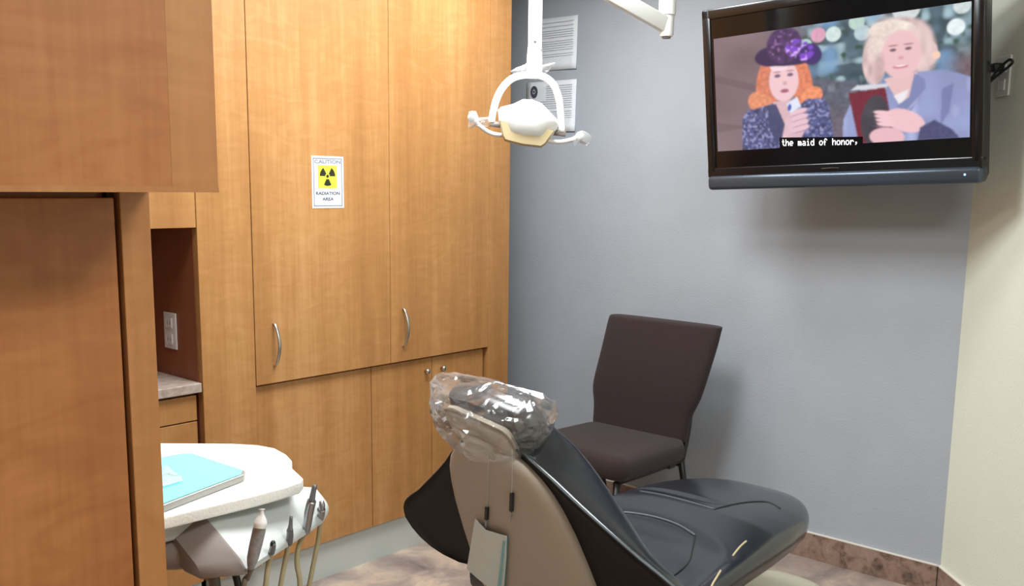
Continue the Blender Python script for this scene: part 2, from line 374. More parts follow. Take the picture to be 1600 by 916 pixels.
text_mesh('lettering', 'AREA', .019, (xm-.001, ys-.0004, 1.345), ux*.98, uz*.75, 'ink_dark', t)

# ---------------------------------------------------------------- notices on the grey wall
def notice(ya, yb, z0, z1, seal, label, skew=.0):
    xs = GX-.0015
    t = thing('paper_notice', label, 'notice', (GX, (ya+yb)/2, (z0+z1)/2), 'paper notices on the grey wall')
    b = bmesh.new(); n = 8; g = []
    for i in range(n+1):
        for j in range(n+1):
            u, v = i/n, j/n; curl = .006*(1-v)**3*u+.003*sin(v*3)*abs(u-.5)
            g.append(b.verts.new((xs-curl-.001, yb+(ya-yb)*u, z0+(z1-z0)*v+skew*(u-.5))))
    for i in range(n):
        for j in range(n): b.faces.new((g[i*(n+1)+j], g[(i+1)*(n+1)+j], g[(i+1)*(n+1)+j+1], g[i*(n+1)+j+1]))
    o = obj('sheet', b, 'paper', t, True); md = o.modifiers.new('s', 'SOLIDIFY'); md.thickness = .0006; md.offset = 0
    l = bmesh.new(); z = z1-.022; rnd = random.Random(seal+7)
    while z > z0+.05:
        a = ya+(yb-ya)*(.07 if not seal or z < z1-.09 else .07); e = yb-(yb-ya)*(.08+.12*rnd.random())
        if seal and z > z1-.085: e = yb-(yb-ya)*.42
        box(xs-.0062, xs-.006, min(a, e), max(a, e), z, z+.0022, 0, l); z -= .0095 if rnd.random() > .2 else .017
    obj('printed_lines', l, 'ink', t)
    if seal:
        s = bmesh.new(); c0 = Vector((xs-.0062, yb-.05, z1-.043))
        P = [c0+Vector((0, .021*cos(a), .026*sin(a))) for a in np.linspace(0, 2*pi, 24, endpoint=False).tolist()]
        prism(P, (-.0004, 0, 0), 0, s); obj('seal', s, 'ink_dark', t)
        s = bmesh.new()
        for r0, ang in ((.011, 0), (.007, .5)):
            P = [c0+Vector((-.0009, r0*cos(a+ang)*(1 if k % 2 else .5), r0*1.2*sin(a+ang)*(1 if k % 2 else .5))) for k, a in enumerate(np.linspace(0, 2*pi, 14, endpoint=False).tolist())]
            prism(P, (-.0003, 0, 0), 0, s)
        obj('seal_emblem', s, 'ink', t)
notice(2.669, 2.93, 1.904, 2.127, 0, 'upper printed white paper taped on the grey wall', -.004)
notice(2.669, 2.957, 1.636, 1.858, 1, 'lower printed paper with a dark oval seal, behind the exam light')

# ---------------------------------------------------------------- television
C = Vector((3.039, 1.317, 1.752)); yaw, til, rol = radians(179.158), radians(5.935), radians(2.034)
tn_ = Vector((cos(yaw)*cos(til), sin(yaw)*cos(til), -sin(til))); u_ = Vector((-sin(yaw), cos(yaw), 0)); w_ = tn_.cross(u_)
TU = cos(rol)*u_+sin(rol)*w_; TW = -sin(rol)*u_+cos(rol)*w_
def T(u, v, d=0): return C+TU*u+TW*v+tn_*d
TM = Matrix((( TU.x, tn_.x, TW.x, C.x), (TU.y, tn_.y, TW.y, C.y), (TU.z, tn_.z, TW.z, C.z), (0, 0, 0, 1)))
tv = thing('television', 'black flat-screen television on the grey wall showing two women', 'television', C-tn_*.05)
L0, L1, B0, B1 = -.5045, .4225, -.3455, .271
obj('housing', box(L0+.006, L1-.006, -.085, -.004, B0+.01, B1-.006, .012, mx=TM), 'tvblack', tv, True, 40)
fr = bmesh.new()
for q in ((L0, L1, B1-.034, B1), (L0, L0+.033, B0+.06, B1), (L1-.033, L1, B0+.06, B1)): box(q[0], q[1], -.03, .008, q[2], q[3], .006, fr, mx=TM)
obj('bezel', fr, 'tvblack', tv, True, 40)
obj('lower_bezel', box(L0, L1, -.03, .0075, B0+.045, -.268, .003, mx=TM), 'tvblack', tv)
obj('speaker_bar', box(L0, L1, -.05, .016, B0, B0+.05, .014, seg=4, mx=TM), 'tvbar', tv, True, 40)
sc = obj('screen', box(L0+.03, L1-.03, -.01, .002, -.27, B1-.03, mx=TM), 'tvglass', tv)
obj('logo', tube([T(-.075, -.285, .0078), T(-.045, -.284, .0085), T(-.015, -.285, .0078)], [.004, .0055, .004], 10, flat=.35), 'logo', tv)
obj('power_light', ball(T(.376, -.3185, .0155), .0035), 'led', tv)
obj('edge_line', box(.08, .385, .0074, .008, -.2725, -.2712, mx=TM), 'ink_dark', tv)
mt = bmesh.new(); box(-.16, .16, -.105, -.08, -.14, .12, .004, mt, mx=TM)
obj('mount_plate', mt, 'black_metal', tv)
mb = T(0, -.02, -.1)
obj('mount_arm', tube([mb, (GX-.15, mb.y+.03, mb.z), (GX-.012, mb.y, mb.z)], .022, 8, sm=0), 'black_metal', tv)
obj('wall_bracket', box(GX-.015, GX, mb.y-.1, mb.y+.1, mb.z-.12, mb.z+.12, .003), 'black_metal', tv)
# the broadcast picture: a flat emissive raster, one colour per grid point
W_, H_ = 400, 182
aa, bbv = np.meshgrid(np.linspace(0, 1, W_), np.linspace(0, 1, H_))
rg = np.random.RandomState(3)
def vnoise(nx, ny):
    g = rg.rand(ny+2, nx+2); x = aa*nx; y = bbv*ny; xi = x.astype(int); yi = y.astype(int); fx = x-xi; fy = y-yi
    fx = fx*fx*(3-2*fx); fy = fy*fy*(3-2*fy)
    return (g[yi, xi]*(1-fx)+g[yi, xi+1]*fx)*(1-fy)+(g[yi+1, xi]*(1-fx)+g[yi+1, xi+1]*fx)*fy
img = np.zeros((H_, W_, 3))
def L3(c): return np.array(lin(c)[:3])
def put(mask, col, var=0, nz=None):
    global img
    c = np.broadcast_to(L3(col), img.shape)
    if var: c = c*(1+var*((nz if nz is not None else vnoise(90, 50))[..., None]-.5)*2)
    img = img*(1-mask[..., None])+c*mask[..., None]
AS = 2.21
def ell(cx, cy, rx, ry, ang=0, soft=.12):
    dx = (aa-cx)*AS; dy = bbv-cy; rx = rx*AS; ca, sa = cos(ang), sin(ang)
    d = np.sqrt(((dx*ca+dy*sa)/rx)**2+((-dx*sa+dy*ca)/ry)**2); return np.clip((1-d)/soft+.5, 0, 1)
def pol(pts, soft=.012):
    m = np.zeros(aa.shape, bool); n = len(pts)
    for i in range(n):
        x1, y1 = pts[i]; x2, y2 = pts[(i+1) % n]
        c = ((y1 > bbv) != (y2 > bbv)) & (aa < (x2-x1)*(bbv-y1)/((y2-y1) if y2 != y1 else 1e-9)+x1); m ^= c
    m = m.astype(float)
    for _ in range(1): m = (m+np.roll(m, 1, 0)+np.roll(m, -1, 0)+np.roll(m, 1, 1)+np.roll(m, -1, 1))/5
    return m
put(np.ones_like(aa), (122, 104, 112), .25, vnoise(7, 5)); 
put(pol([(.0, .32), (.28, .5), (.28, .56), (0, .38)])*.4, (92, 74, 82)); put(pol([(0, .74), (.16, .8), (0, .83)])*.4, (90, 74, 80))
fo = np.clip((aa-.34+.06*vnoise(9, 7))*9, 0, 1)*np.clip((.78-bbv+.2*vnoise(6, 4))*5, 0, 1)
put(fo, (72, 92, 104), .5, vnoise(34, 18)); put(fo*np.clip(vnoise(26, 15)*3-1.6, 0, 1), (156, 182, 192)); put(fo*np.clip(vnoise(40, 22)*4-2.7, 0, 1), (46, 74, 58))
put(fo*np.clip(vnoise(12, 8)*3-1.9, 0, 1)*.8, (116, 156, 196))
for cx, cy, r, c in ((.45, .09, .03, (206, 152, 176)), (.51, .1, .03, (196, 214, 212)), (.6, .03, .03, (176, 200, 190)), (.78, -.02, .05, (200, 206, 206)), (.95, .17, .03, (222, 232, 236)), (.4, .16, .025, (170, 206, 196)), (.62, .12, .03, (178, 196, 202)), (.97, .02, .03, (196, 206, 206))):
    put(ell(cx, cy, r, r*2), c, .1)
put(np.clip((aa-.88)*9, 0, 1)*np.clip((bbv-.28)*6, 0, 1), (112, 92, 100), .2)
put(pol([(.38, .42), (.6, .5), (.58, .95), (.38, .9)])*.7, (98, 92, 108), .25)
# first woman: purple hat, red hair, patterned blue jacket
put(ell(.235, .47, .05, .25, .1), (206, 122, 96), .2); put(ell(.20, .6, .055, .09, .5), (216, 138, 104), .2)
put(ell(.385, .5, .04, .24, -.1), (212, 124, 92), .2); put(ell(.42, .58, .045, .075, -.3), (226, 140, 100), .2)
jk = pol([(.115, 1.01), (.12, .72), (.14, .66), (.21, .635), (.28, .6), (.36, .66), (.4, .6), (.47, .61), (.49, .68), (.51, 1.01)])
put(jk, (74, 78, 122), .6, vnoise(120, 70)); put(jk*np.clip(vnoise(110, 60)*4-2.3, 0, 1), (140, 142, 186))
put(pol([(.255, .6), (.35, .6), (.34, .78), (.30, .8)]), (208, 172, 178))
put(pol([(.235, .63), (.27, .62), (.31, .82), (.27, .98), (.235, .8)]), (66, 70, 108), .1)
put(ell(.305, .43, .062, .175), (228, 190, 196)); put(ell(.288, .30, .04, .05), (232, 204, 214))
for ex in (.279, .333): put(ell(ex, .385, .013, .015, 0, .5), (112, 84, 112)); put(ell(ex, .352, .017, .007, 0, .6), (178, 132, 138))
put(ell(.31, .452, .009, .018, 0, .6), (204, 158, 166)); put(ell(.308, .516, .018, .017, 0, .4), (162, 88, 112))
put(ell(.256, .215, .072, .085, 0), (52, 34, 78)); put(ell(.315, .235, .13, .075, .06), (46, 28, 76)); put(ell(.42, .235, .045, .085, .5), (56, 34, 100))
put(ell(.31, .135, .074, .15), (68, 40, 88), .5, vnoise(60, 40))
sp = ell(.375, .19, .06, .085, .3); put(sp*np.clip(vnoise(60, 34)*4-1.5, 0, 1), (118, 64, 192)); put(sp*np.clip(vnoise(70, 44)*5-3.3, 0, 1), (206, 160, 246))
put(ell(.3, .135, .062, .12)*np.clip(vnoise(80, 50)*5-3.2, 0, 1), (126, 86, 142))
put(pol([(.285, .98), (.31, .76), (.35, .68), (.395, .73), (.4, .82), (.355, 1.0)]), (214, 178, 190), .1, vnoise(30, 12))
for k in range(4): put(ell(.365+.003*k, .7+.048*k, .036, .022, -.2, .3), (222, 186, 198)); put(ell(.365+.003*k, .724+.048*k, .034, .004, -.2, .6), (172, 128, 146))
put(pol([(.315, .63), (.36, .575), (.375, .66), (.33, .71)]), (214, 220, 236)); put(ell(.327, .66, .008, .03, .2, .4), (72, 92, 170))
# second woman: fair hair, grey blue suit, red book
hair = np.maximum(ell(.755, .25, .115, .21), np.maximum(ell(.665, .35, .045, .19), ell(.855, .34, .035, .1)))
put(hair, (206, 178, 178), .25, vnoise(60, 12)); put(ell(.73, .13, .085, .075, .1), (232, 220, 208), .1)
put(ell(.70, .2, .06, .16, .4, .6), (222, 204, 196), .1); put(ell(.83, .3, .05, .2, -.15, .5), (214, 188, 186), .15, vnoise(50, 10))
su = pol([(.54, 1.01), (.545, .8), (.59, .6), (.69, .53), (.72, .5), (.84, .47), (.9, .47), (.97, .52), (1.01, .56), (1.01, 1.01)])
put(su, (140, 148, 190), .16, vnoise(14, 9)); put(su*np.clip(vnoise(20, 5)*3-1.9, 0, 1), (178, 186, 224))
put(pol([(.7, .5), (.82, .47), (.79, .66), (.755, .7)]), (220, 182, 182)); put(pol([(.735, .64), (.79, .6), (.765, .74)]), (226, 222, 226))
put(pol([(.81, .48), (.845, .53), (.85, .6), (.8, .72), (.775, .78), (.745, .72), (.79, .66)]), (122, 130, 172)); put(pol([(.82, .7), (.77, .86), (.775, .78)])*.6, (86, 90, 130))
put(pol([(.905, .62), (.945, .58), (.93, .8), (.9, .9)])*.55, (94, 100, 146))
put(ell(.762, .325, .071, .185), (226, 184, 188)); put(ell(.682, .42, .02, .12, .1, .5)*.6, (186, 152, 154), .1)
for ex in (.733, .788): put(ell(ex, .285, .012, .012, 0, .5), (108, 78, 92)); put(ell(ex, .252, .018, .006, 0, .6), (156, 114, 114))
put(ell(.762, .35, .011, .014, 0, .6), (208, 156, 162)); put(ell(.76, .418, .028, .014, 0, .4), (202, 120, 134)); put(ell(.76, .41, .02, .006, 0, .4), (244, 228, 230))
put(pol([(.575, .565), (.6, .53), (.72, .54), (.705, .58)]), (206, 206, 214)); put(pol([(.565, .585), (.705, .565), (.735, .93), (.62, 1.01), (.605, 1.01)]), (112, 34, 52), .1)
put(ell(.665, .82, .052, .2, .1), (66, 62, 72), .25, vnoise(20, 12))
put(ell(.775, .84, .075, .085, .35), (228, 186, 192)); put(ell(.71, .96, .065, .075, .1), (222, 178, 186))
for k in range(4): put(ell(.695+.004*k, .765+.032*k, .034, .016, .15, .3), (232, 192, 198)); put(ell(.695, .783+.032*k, .03, .003, .15, .6), (180, 126, 142))
put(pol([(.83, .9), (.88, .85), (.94, .93), (.97, 1.01), (.82, 1.01)]), (74, 74, 112), .15)
put(ell(.885, .36, .014, .03), (238, 196, 176))
for _ in range(2):
    ip = np.pad(img, ((1, 1), (1, 1), (0, 0)), 'edge')
    img = (ip[:-2, 1:-1]+ip[2:, 1:-1]+ip[1:-1, :-2]+ip[1:-1, 2:]+2*ip[1:-1, 1:-1])/6
b = bmesh.new(); PU0, PU1, PV0, PV1 = -.463, .384, -.2105, .172
grid = [[b.verts.new(T(PU0+(PU1-PU0)*i/(W_-1), PV1+(PV0-PV1)*j/(H_-1), .0026)) for i in range(W_)] for j in range(H_)]
for j in range(H_-1):
    for i in range(W_-1): b.faces.new((grid[j][i], grid[j][i+1], grid[j+1][i+1], grid[j+1][i]))
pm = bpy.data.materials.new('lcd_picture'); pm.use_nodes = True; nt = pm.node_tree; pb = nt.nodes['Principled BSDF']
pb.inputs['Base Color'].default_value = (.01, .01, .01, 1); pb.inputs['Roughness'].default_value = .25
ca = nt.nodes.new('ShaderNodeVertexColor'); ca.layer_name = 'picture'; nt.links.new(ca.outputs[0], pb.inputs['Emission Color']); pb.inputs['Emission Strength'].default_value = 1.12
po = obj('picture', b, pm, tv)
at_ = po.data.color_attributes.new('picture', 'FLOAT_COLOR', 'POINT')
buf = np.ones((W_*H_, 4), dtype=np.float32); buf[:, :3] = np.clip(img, 0, 1).reshape(-1, 3); at_.data.foreach_set('color', buf.ravel())
GL = {'t': ['00100', '00100', '01110', '00100', '00100', '00100', '00011'], 'h': ['10000', '10000', '10110', '11001', '10001', '10001', '10001'],
 'e': ['00000', '00000', '01110', '10001', '11111', '10000', '01110'], 'm': ['00000', '00000', '11010', '10101', '10101', '10101', '10101'],
 'a': ['00000', '00000', '01110', '00001', '01111', '10001', '01111'], 'i': ['00100', '00000', '01100', '00100', '00100', '00100', '01110'],
 'd': ['00001', '00001', '01101', '10011', '10001', '10001', '01111'], 'o': ['00000', '00000', '01110', '10001', '10001', '10001', '01110'],
 'f': ['00110', '01001', '01000', '11100', '01000', '01000', '01000'], 'n': ['00000', '00000', '10110', '11001', '10001', '10001', '10001'],
 'r': ['00000', '00000', '10110', '11001', '10000', '10000', '10000'], ',': ['00000', '00000', '00000', '00000', '01100', '00100', '01000']}
b = bmesh.new(); cw = .268/18; cu_ = cw/6.2; cv = .0031; bk = bmesh.new(); prev = False
for k, ch in enumerate('the maid of honor,'):
    if ch == ' ': continue
    for r in range(7):
        for c in range(5):
            if GL[ch][r][c] == '1':
                uu = -.218+k*cw+c*cu_; vv = -.183-r*cv-k*.00055
                b.faces.new([b.verts.new(T(uu+p, vv+q, .0036)) for p, q in ((0, 0), (cu_*1.25, 0), (cu_*1.25, -cv), (0, -cv))])
o = obj('caption', b, 'caption', tv)
bk.faces.new([bk.verts.new(T(p, q, .0031)) for p, q in ((-.225, -.176), (.062, -.19), (.062, -.222), (-.225, -.213))]); obj('caption_band', bk, 'tvglass', tv)

# outlet and cord on the pale wall
def RW(s, z, off=0): return A+dr*s+Vector((0, 0, z))-nr*off
t = thing('wall_outlet', 'white outlet plate on the pale wall beside the television', 'outlet', RW(.135, 1.75))
RM = Matrix(((dr.x, -nr.x, 0, A.x), (dr.y, -nr.y, 0, A.y), (0, 0, 1, 0), (0, 0, 0, 1)))
obj('cover_plate', box(.098, .172, 0, .007, 1.69, 1.812, .003, mx=RM), 'rwhite', t)
for z in (1.725, 1.778): obj('socket', box(.118, .152, .006, .01, z-.017, z+.017, .004, mx=RM), 'rwhite', t)
t = thing('power_plug', 'black plug and looped cord in the outlet beside the television', 'plug', RW(.13, 1.775, .01))
obj('plug_body', box(.105, .15, .0105, .045, 1.764, 1.79, .006, mx=RM), 'cord', t, True)
obj('cord', tube([RW(.12, 1.772, .04), RW(.10, 1.735, .05), RW(.07, 1.71, .04), RW(.12, 1.72, .05), RW(.19, 1.755, .06), RW(.235, 1.785, .05), RW(.25, 1.782, .045), RW(.24, 1.77, .045), RW(.16, 1.735, .055), RW(.09, 1.70, .05), RW(.05, 1.675, .05)], .0042, 8, sm=8), 'cord', t, True)

# ---------------------------------------------------------------- brown side chair
ch = thing('side_chair', 'dark brown upholstered armless chair against the grey wall', 'chair', (2.9, 2.1, 0))
prof = [(1.79, .880, 3.168), (1.793, .868, 3.165), (1.796, .81, 3.15), (1.818, .70, 3.13), (1.84, .60, 3.12), (1.866, .555, 3.118), (1.878, .52, 3.115), (1.884, .46, 3.11), (1.89, .43, 3.105)]
left = [2.304, 2.308, 2.312, 2.325, 2.348, 2.342, 2.332, 2.332, 2.33]
rings = []
for (y0, z, x), y1 in zip(prof, left):
    th = .05; r = .02; ring = []
    for (yy_, xx_) in ((y0+.008, x), (y0+.03, x-.012), ((y0+y1)/2, x-.018), (y1-.03, x-.012), (y1-.006, x), (y1, x+.014), (y1-.004, x+th-.01), (y1-.03, x+th), ((y0+y1)/2, x+th+.004), (y0+.03, x+th), (y0+.004, x+th-.01), (y0, x+.014)):
        ring.append(Vector((xx_, yy_, z)))
    rings.append(ring)
top = [Vector((v.x*.6+.4*(3.165+.035), .985*(v.y-2.03)+2.03, .887)) for v in rings[0]]
bot = [Vector((v.x*.7+.3*3.14, .95*(v.y-2.1)+2.1, .42)) for v in rings[-1]]
subsurf(obj('backrest', loft([top]+rings+[bot]), 'fabric', ch, True), 2)
def cushion(x0, x1, y0, y1, z0, z1, r, taper=0, rear=0):
    rs = []
    def ring(ins, z, dz=0):
        P = []
        for sx, sy in ((0, 0), (1, 0), (1, 1), (0, 1)):
            for k in range(5):
                a = radians(180+90*[0, 1, 2, 3][[(0, 0), (1, 0), (1, 1), (0, 1)].index((sx, sy))]+k*22.5)
                cx_ = x0+r if not sx else x1-r; cy_ = y0+r if not sy else y1-r
                rr = r-ins
                xx = cx_+rr*cos(a); yy = cy_+rr*sin(a)
                f = (x1-xx)/(x1-x0)
                yy = (y0+y1)/2+(yy-(y0+y1)/2)*(1+taper*f)
                P.append(Vector((xx, yy, z+rear*(1-f))))
        return P
    for ins, z in ((.04, z0), (.012, z0+.004), (0, z0+.02), (0, (z0+z1)/2), (.002, z1-.025), (.012, z1-.008), (.045, z1)): rs.append(ring(ins, z))
    return loft(rs)
obj('seat', cushion(2.665, 3.125, 1.872, 2.335, .372, .462, .05, .06, -.012), 'fabric', ch, True)
for y in (1.905, 2.31):
    fb = bmesh.new()
    tube([(2.7, y, .365), (2.9, y, .36), (3.13, y, .36)], .012, 10, fb, 0)
    tube([(3.13, y, .36), (3.17, y, .5), (3.195, y, .78)], .011, 10, fb)
    obj('side_frame', fb, 'black_metal', ch, True)
for x, y, xf in ((2.7, 1.905, 2.67), (2.7, 2.31, 2.67), (3.12, 1.905, 3.22), (3.12, 2.31, 3.22)):
    l = obj('leg', tube([(x, y, .365), (xf, y, .012)], [.013, .011], 12, sm=0), 'black_metal', ch, True)
    obj('rubber_foot', tube([(xf, y, .014), (xf, y, 0)], .015, 12, sm=0), 'cord', l, True)
obj('stretcher', tube([(3.12, 1.905, .34), (3.12, 2.31, .34)], .009, 8, sm=0), 'black_metal', ch)
obj('adjuster', box(3.02, 3.06, 1.89, 1.93, .345, .372, .004), 'black_metal', ch)

# ---------------------------------------------------------------- dental chair
YC = 1.37
dc = thing('dental_chair', 'reclining dental chair in black vinyl with a beige back shell', 'dental chair', (2.2, YC, 0))
def rearX(z): return float(np.interp(z, [.25, .48, .832, .95], [1.74, 1.64, 1.477, 1.43]))
# beige shell
rs = []
for z, hw in ((.843, .02), (.841, .05), (.834, .078), (.818, .105), (.79, .132), (.76, .15), (.72, .164), (.66, .178), (.58, .188), (.5, .195), (.42, .197), (.34, .194), (.28, .18)):
    ring = []; n = 16
    for k in range(n):
        a = pi*k/(n-1); q = -cos(a)
        ring.append(Vector((rearX(z)+.008-.034*sin(a)**.6, YC+.015+hw*q, z)))
    ring += [Vector((rearX(z)+.03, YC+.015+hw*.97*q, z)) for q in (.98, .5, 0, -.5, -.98)]
    rs.append(ring)
obj('back_shell', loft(rs), 'beige', dc, True, 50)
# wide backrest cushion with elbow wings
outline = [(.858, .03), (.852, .062), (.838, .09), (.818, .115), (.795, .145), (.765, .178), (.735, .215), (.71, .248), (.68, .288), (.65, .328), (.625, .368), (.60, .402), (.575, .422), (.545, .43), (.515, .42), (.49, .4), (.47, .368), (.458, .33), (.452, .28)]
NS = 25; front = []; rear = []
for z, hw in outline:
    fr_, rr_ = [], []
    for i in range(NS):
        s = -1+2*i/(NS-1); q = abs(s)
        core = max(0, 1-(abs(s)*hw/.31)**2)
        sx = .10*core**.7*min(1, (.89-z)/.16+.25)
        zz = .045*max(0, min(1, (z-.7)/.1))*(1-q**4)
        fr_.append(Vector((rearX(z)+.05+.016*(1-q**6)+sx+.3*zz, YC+hw*s*.985, z+zz)))
        rr_.append(Vector((rearX(z)+.004+.012*(1-q**4), YC+hw*s, z)))
    front.append(fr_); rear.append(rr_)
bm = bmesh.new(); FV = [[bm.verts.new(p) for p in r] for r in front]; RV = [[bm.verts.new(p) for p in r] for r in rear]
n = len(outline)
for j in range(n-1):
    for i in range(NS-1):
        bm.faces.new((FV[j][i], FV[j][i+1], FV[j+1][i+1], FV[j+1][i])); bm.faces.new((RV[j][i+1], RV[j][i], RV[j+1][i], RV[j+1][i+1]))
    bm.faces.new((RV[j][0], FV[j][0], FV[j+1][0], RV[j+1][0])); bm.faces.new((FV[j][-1], RV[j][-1], RV[j+1][-1], FV[j+1][-1]))
for i in range(NS-1):
    bm.faces.new((RV[0][i], RV[0][i+1], FV[0][i+1], FV[0][i])); bm.faces.new((FV[-1][i], FV[-1][i+1], RV[-1][i+1], RV[-1][i]))
bk_ = subsurf(obj('backrest', bm, 'vinyl', dc, True), 1)
# darker matte cover on the rear of the backrest
bm = bmesh.new(); RV = [[bm.verts.new(p+Vector((-.006, 0, 0))) for p in [v*1.0 for v in r]] for r in rear]
for j in range(n-1):
    for i in range(NS-1): bm.faces.new((RV[j][i+1], RV[j][i], RV[j+1][i], RV[j+1][i+1]))
o = obj('rear_cover', bm, 'vinyl_side', dc, True); md = o.modifiers.new('s', 'SOLIDIFY'); md.thickness = .006; md.offset = 1; o['label'] = 'matte dark cover on the rear of the backrest'
# piping along the backrest edge
for sg in (-1, 1):
    pts = [(rearX(z)+.004, YC+sg*(hw+.001), z) for z, hw in outline[1:-1]]
    obj('piping', tube(pts, .0035, 8, sm=3), 'piping', dc, True)
# seat and leg rest
sec = [(1.66, .25, .47, .1), (1.74, .262, .468, .11), (1.85, .27, .468, .12), (1.95, .276, .478, .125), (2.05, .28, .494, .13), (2.15, .28, .502, .132), (2.28, .278, .508, .136), (2.40, .27, .506, .13), (2.51, .252, .50, .122), (2.60, .222, .492, .114), (2.665, .182, .484, .1), (2.715, .138, .47, .08), (2.742, .085, .458, .06), (2.75, .03, .442, .03)]
def seat_ring(x, hw, zt, th, e=3.2, off=0):
    R_ = []
    for k in range(28):
        a = 2*pi*k/28; c, s = cos(a), sin(a)
        R_.append(Vector((x, YC-.005+hw*math.copysign(abs(c)**(2/e), c), zt-th/2+off+th/2*math.copysign(abs(s)**(2/e), s)-(.018*(1-abs(c)**2) if s > 0 and x < 2.1 else 0))))
    return R_
xs_ = [q[0] for q in sec]
def seat_at(x): return [float(np.interp(x, xs_, [q[k] for q in sec])) for k in (1, 2, 3)]
dense = []
def groove(x, y):
    d = 0
    rr_ = sqrt((x-1.78)**2+(y-1.40)**2)
    if x < 2.25 and abs(y-1.36) < .24:
        fade = min(1, (.24-abs(y-1.36))/.05)
        d -= .009*fade/(1+math.exp((rr_-.408)/.01)); d -= .010*fade/(1+math.exp((rr_-.315)/.022))
    d -= .006*math.exp(-((x-2.368)/.012)**2)*max(0, min(1, (y-1.29)/.05))
    return d
XS = np.linspace(1.66, 2.75, 100).tolist()
smz = np.convolve(np.pad([seat_at(x)[1] for x in XS], 3, 'edge'), np.ones(7)/7, 'valid').tolist()
smh = np.convolve(np.pad([seat_at(x)[0] for x in XS], 2, 'edge'), np.ones(5)/5, 'valid').tolist()
for x, zt, hw in zip(XS, smz, smh):
    th = seat_at(x)[2]; e = 3.2; R_ = []
    if x > 2.71: hw = seat_at(x)[0]
    nT, nB = 44, 16
    for k in range(nT+nB):
        a = pi*k/nT if k < nT else pi+pi*(k-nT)/nB
        c, q = cos(a), sin(a)
        y = YC-.005+hw*math.copysign(abs(c)**(2/e), c)
        z = zt-th/2+th/2*math.copysign(abs(q)**(2/e), q)
        if k <= nT: z -= (.018*(1-abs(c)**2) if x < 2.1 else .018*(1-abs(c)**2)*max(0, (2.3-x)/.2)); z += groove(x, y)*min(1, abs(q)*2)
        R_.append(Vector((x, y, z)))
    dense.append(R_)
obj('seat', loft(dense), 'vinyl', dc, True)
def ztop(x): return float(np.interp(x, [s[0] for s in sec], [s[2] for s in sec]))
# stitched seams lying on the seat and leg rest, one carrying a painted highlight
from mathutils.bvhtree import BVHTree
st = [o for o in dc.children if o.name.startswith('seat')][0]
bvh = BVHTree.FromPolygons([v.co.copy() for v in st.data.vertices], [tuple(p.vertices) for p in st.data.polygons])
def on_seat(x, y):
    d = (Fv+(x-CX)/FPX*Rv-(y-CY)/FPX*Uv).normalized(); h = bvh.ray_cast(O, d)
    return h[0] if h[0] else None
def seam(pix, r, m, off=0):
    P = [p for p in (on_seat(*q) for q in pix) if p]
    if len(P) > 1: obj('seam', tube([p-Vector((0, 0, off)) for p in P], r, 8, sm=6), m, dc, True)
seam([(1000, 768), (1035, 774), (1075, 784), (1116, 796)], .0032, 'piping')
seam([(1116, 796), (1140, 790), (1170, 785), (1200, 785), (1219, 795)], .0028, 'cord')
seam([(945, 800), (985, 802), (1025, 809), (1060, 821), (1086, 837)], .0042, 'piping')  # panel seam in a pale tube that paints the highlight along the arc
seam([(1086, 837), (1083, 855), (1075, 880), (1045, 905)], .0025, 'cord')
seam([(1166, 846), (1158, 853), (1151, 861), (1145, 869)], .0028, 'hose')
seam([(1126, 892), (1120, 902), (1114, 912), (1108, 925)], .0028, 'hose')
# head support
obj('headrest_post', box(1.502, 1.515, YC-.035, YC+.035, .78, .87, .004), 'black_metal', dc)
HM = Matrix.Translation((1.482, YC+.018, .876)) @ Matrix.Rotation(radians(9), 4, 'X') @ Matrix.Rotation(radians(52), 4, 'Y')
hr = bmesh.new(); box(-.06, .058, -.118, .128, .0, .082, .034, hr, 5, HM)
obj('headrest', hr, 'vinyl', dc, True)
hs = bmesh.new(); box(-.052, .066, -.092, .102, -.034, .006, .026, hs, 4, HM)
o = obj('headrest_shell', hs, 'beige_light', dc, True); o['label'] = 'beige backing of the headrest'
hb = bmesh.new(); box(-.015, .075, -.055, .045, -.05, -.02, .012, hb, 3, HM)
obj('headrest_bracket', hb, 'beige_light', dc, True)
# lower body and base
obj('under_shell', loft([seat_ring(x, hw*.55, .38, .12, 2.6) for x, hw in ((1.66, .2), (1.8, .26), (2.1, .26), (2.3, .2))]), 'beige', dc, True)
obj('lift_column', box(1.85, 2.2, YC-.11, YC+.11, .06, .34, .03, seg=3), 'beige', dc, True)
bs = []
for x, hw, zt in ((1.7, .1, .05), (1.76, .17, .07), (1.95, .2, .085), (2.3, .2, .1), (2.6, .19, .12), (2.78, .18, .12), (2.92, .165, .105), (3.01, .13, .08), (3.06, .08, .05), (3.075, .04, .03)):
    bs.append([Vector((x, YC+.0+hw*math.copysign(abs(cos(a))**.7, cos(a)), max(0, zt*max(0, sin(a))**.6))) for a in [pi*k/15 for k in range(16)]])
obj('base', loft(bs), 'base_plate', dc, True)

# plastic bag over the headrest
def film_bag(name, pts_fn, label, cat):
    pass
NB, NA = 19, 40; bm = bmesh.new(); g = []
rgb = np.random.RandomState(8); ph = rgb.rand(12)*6; jit = rgb.rand(NB, NA)
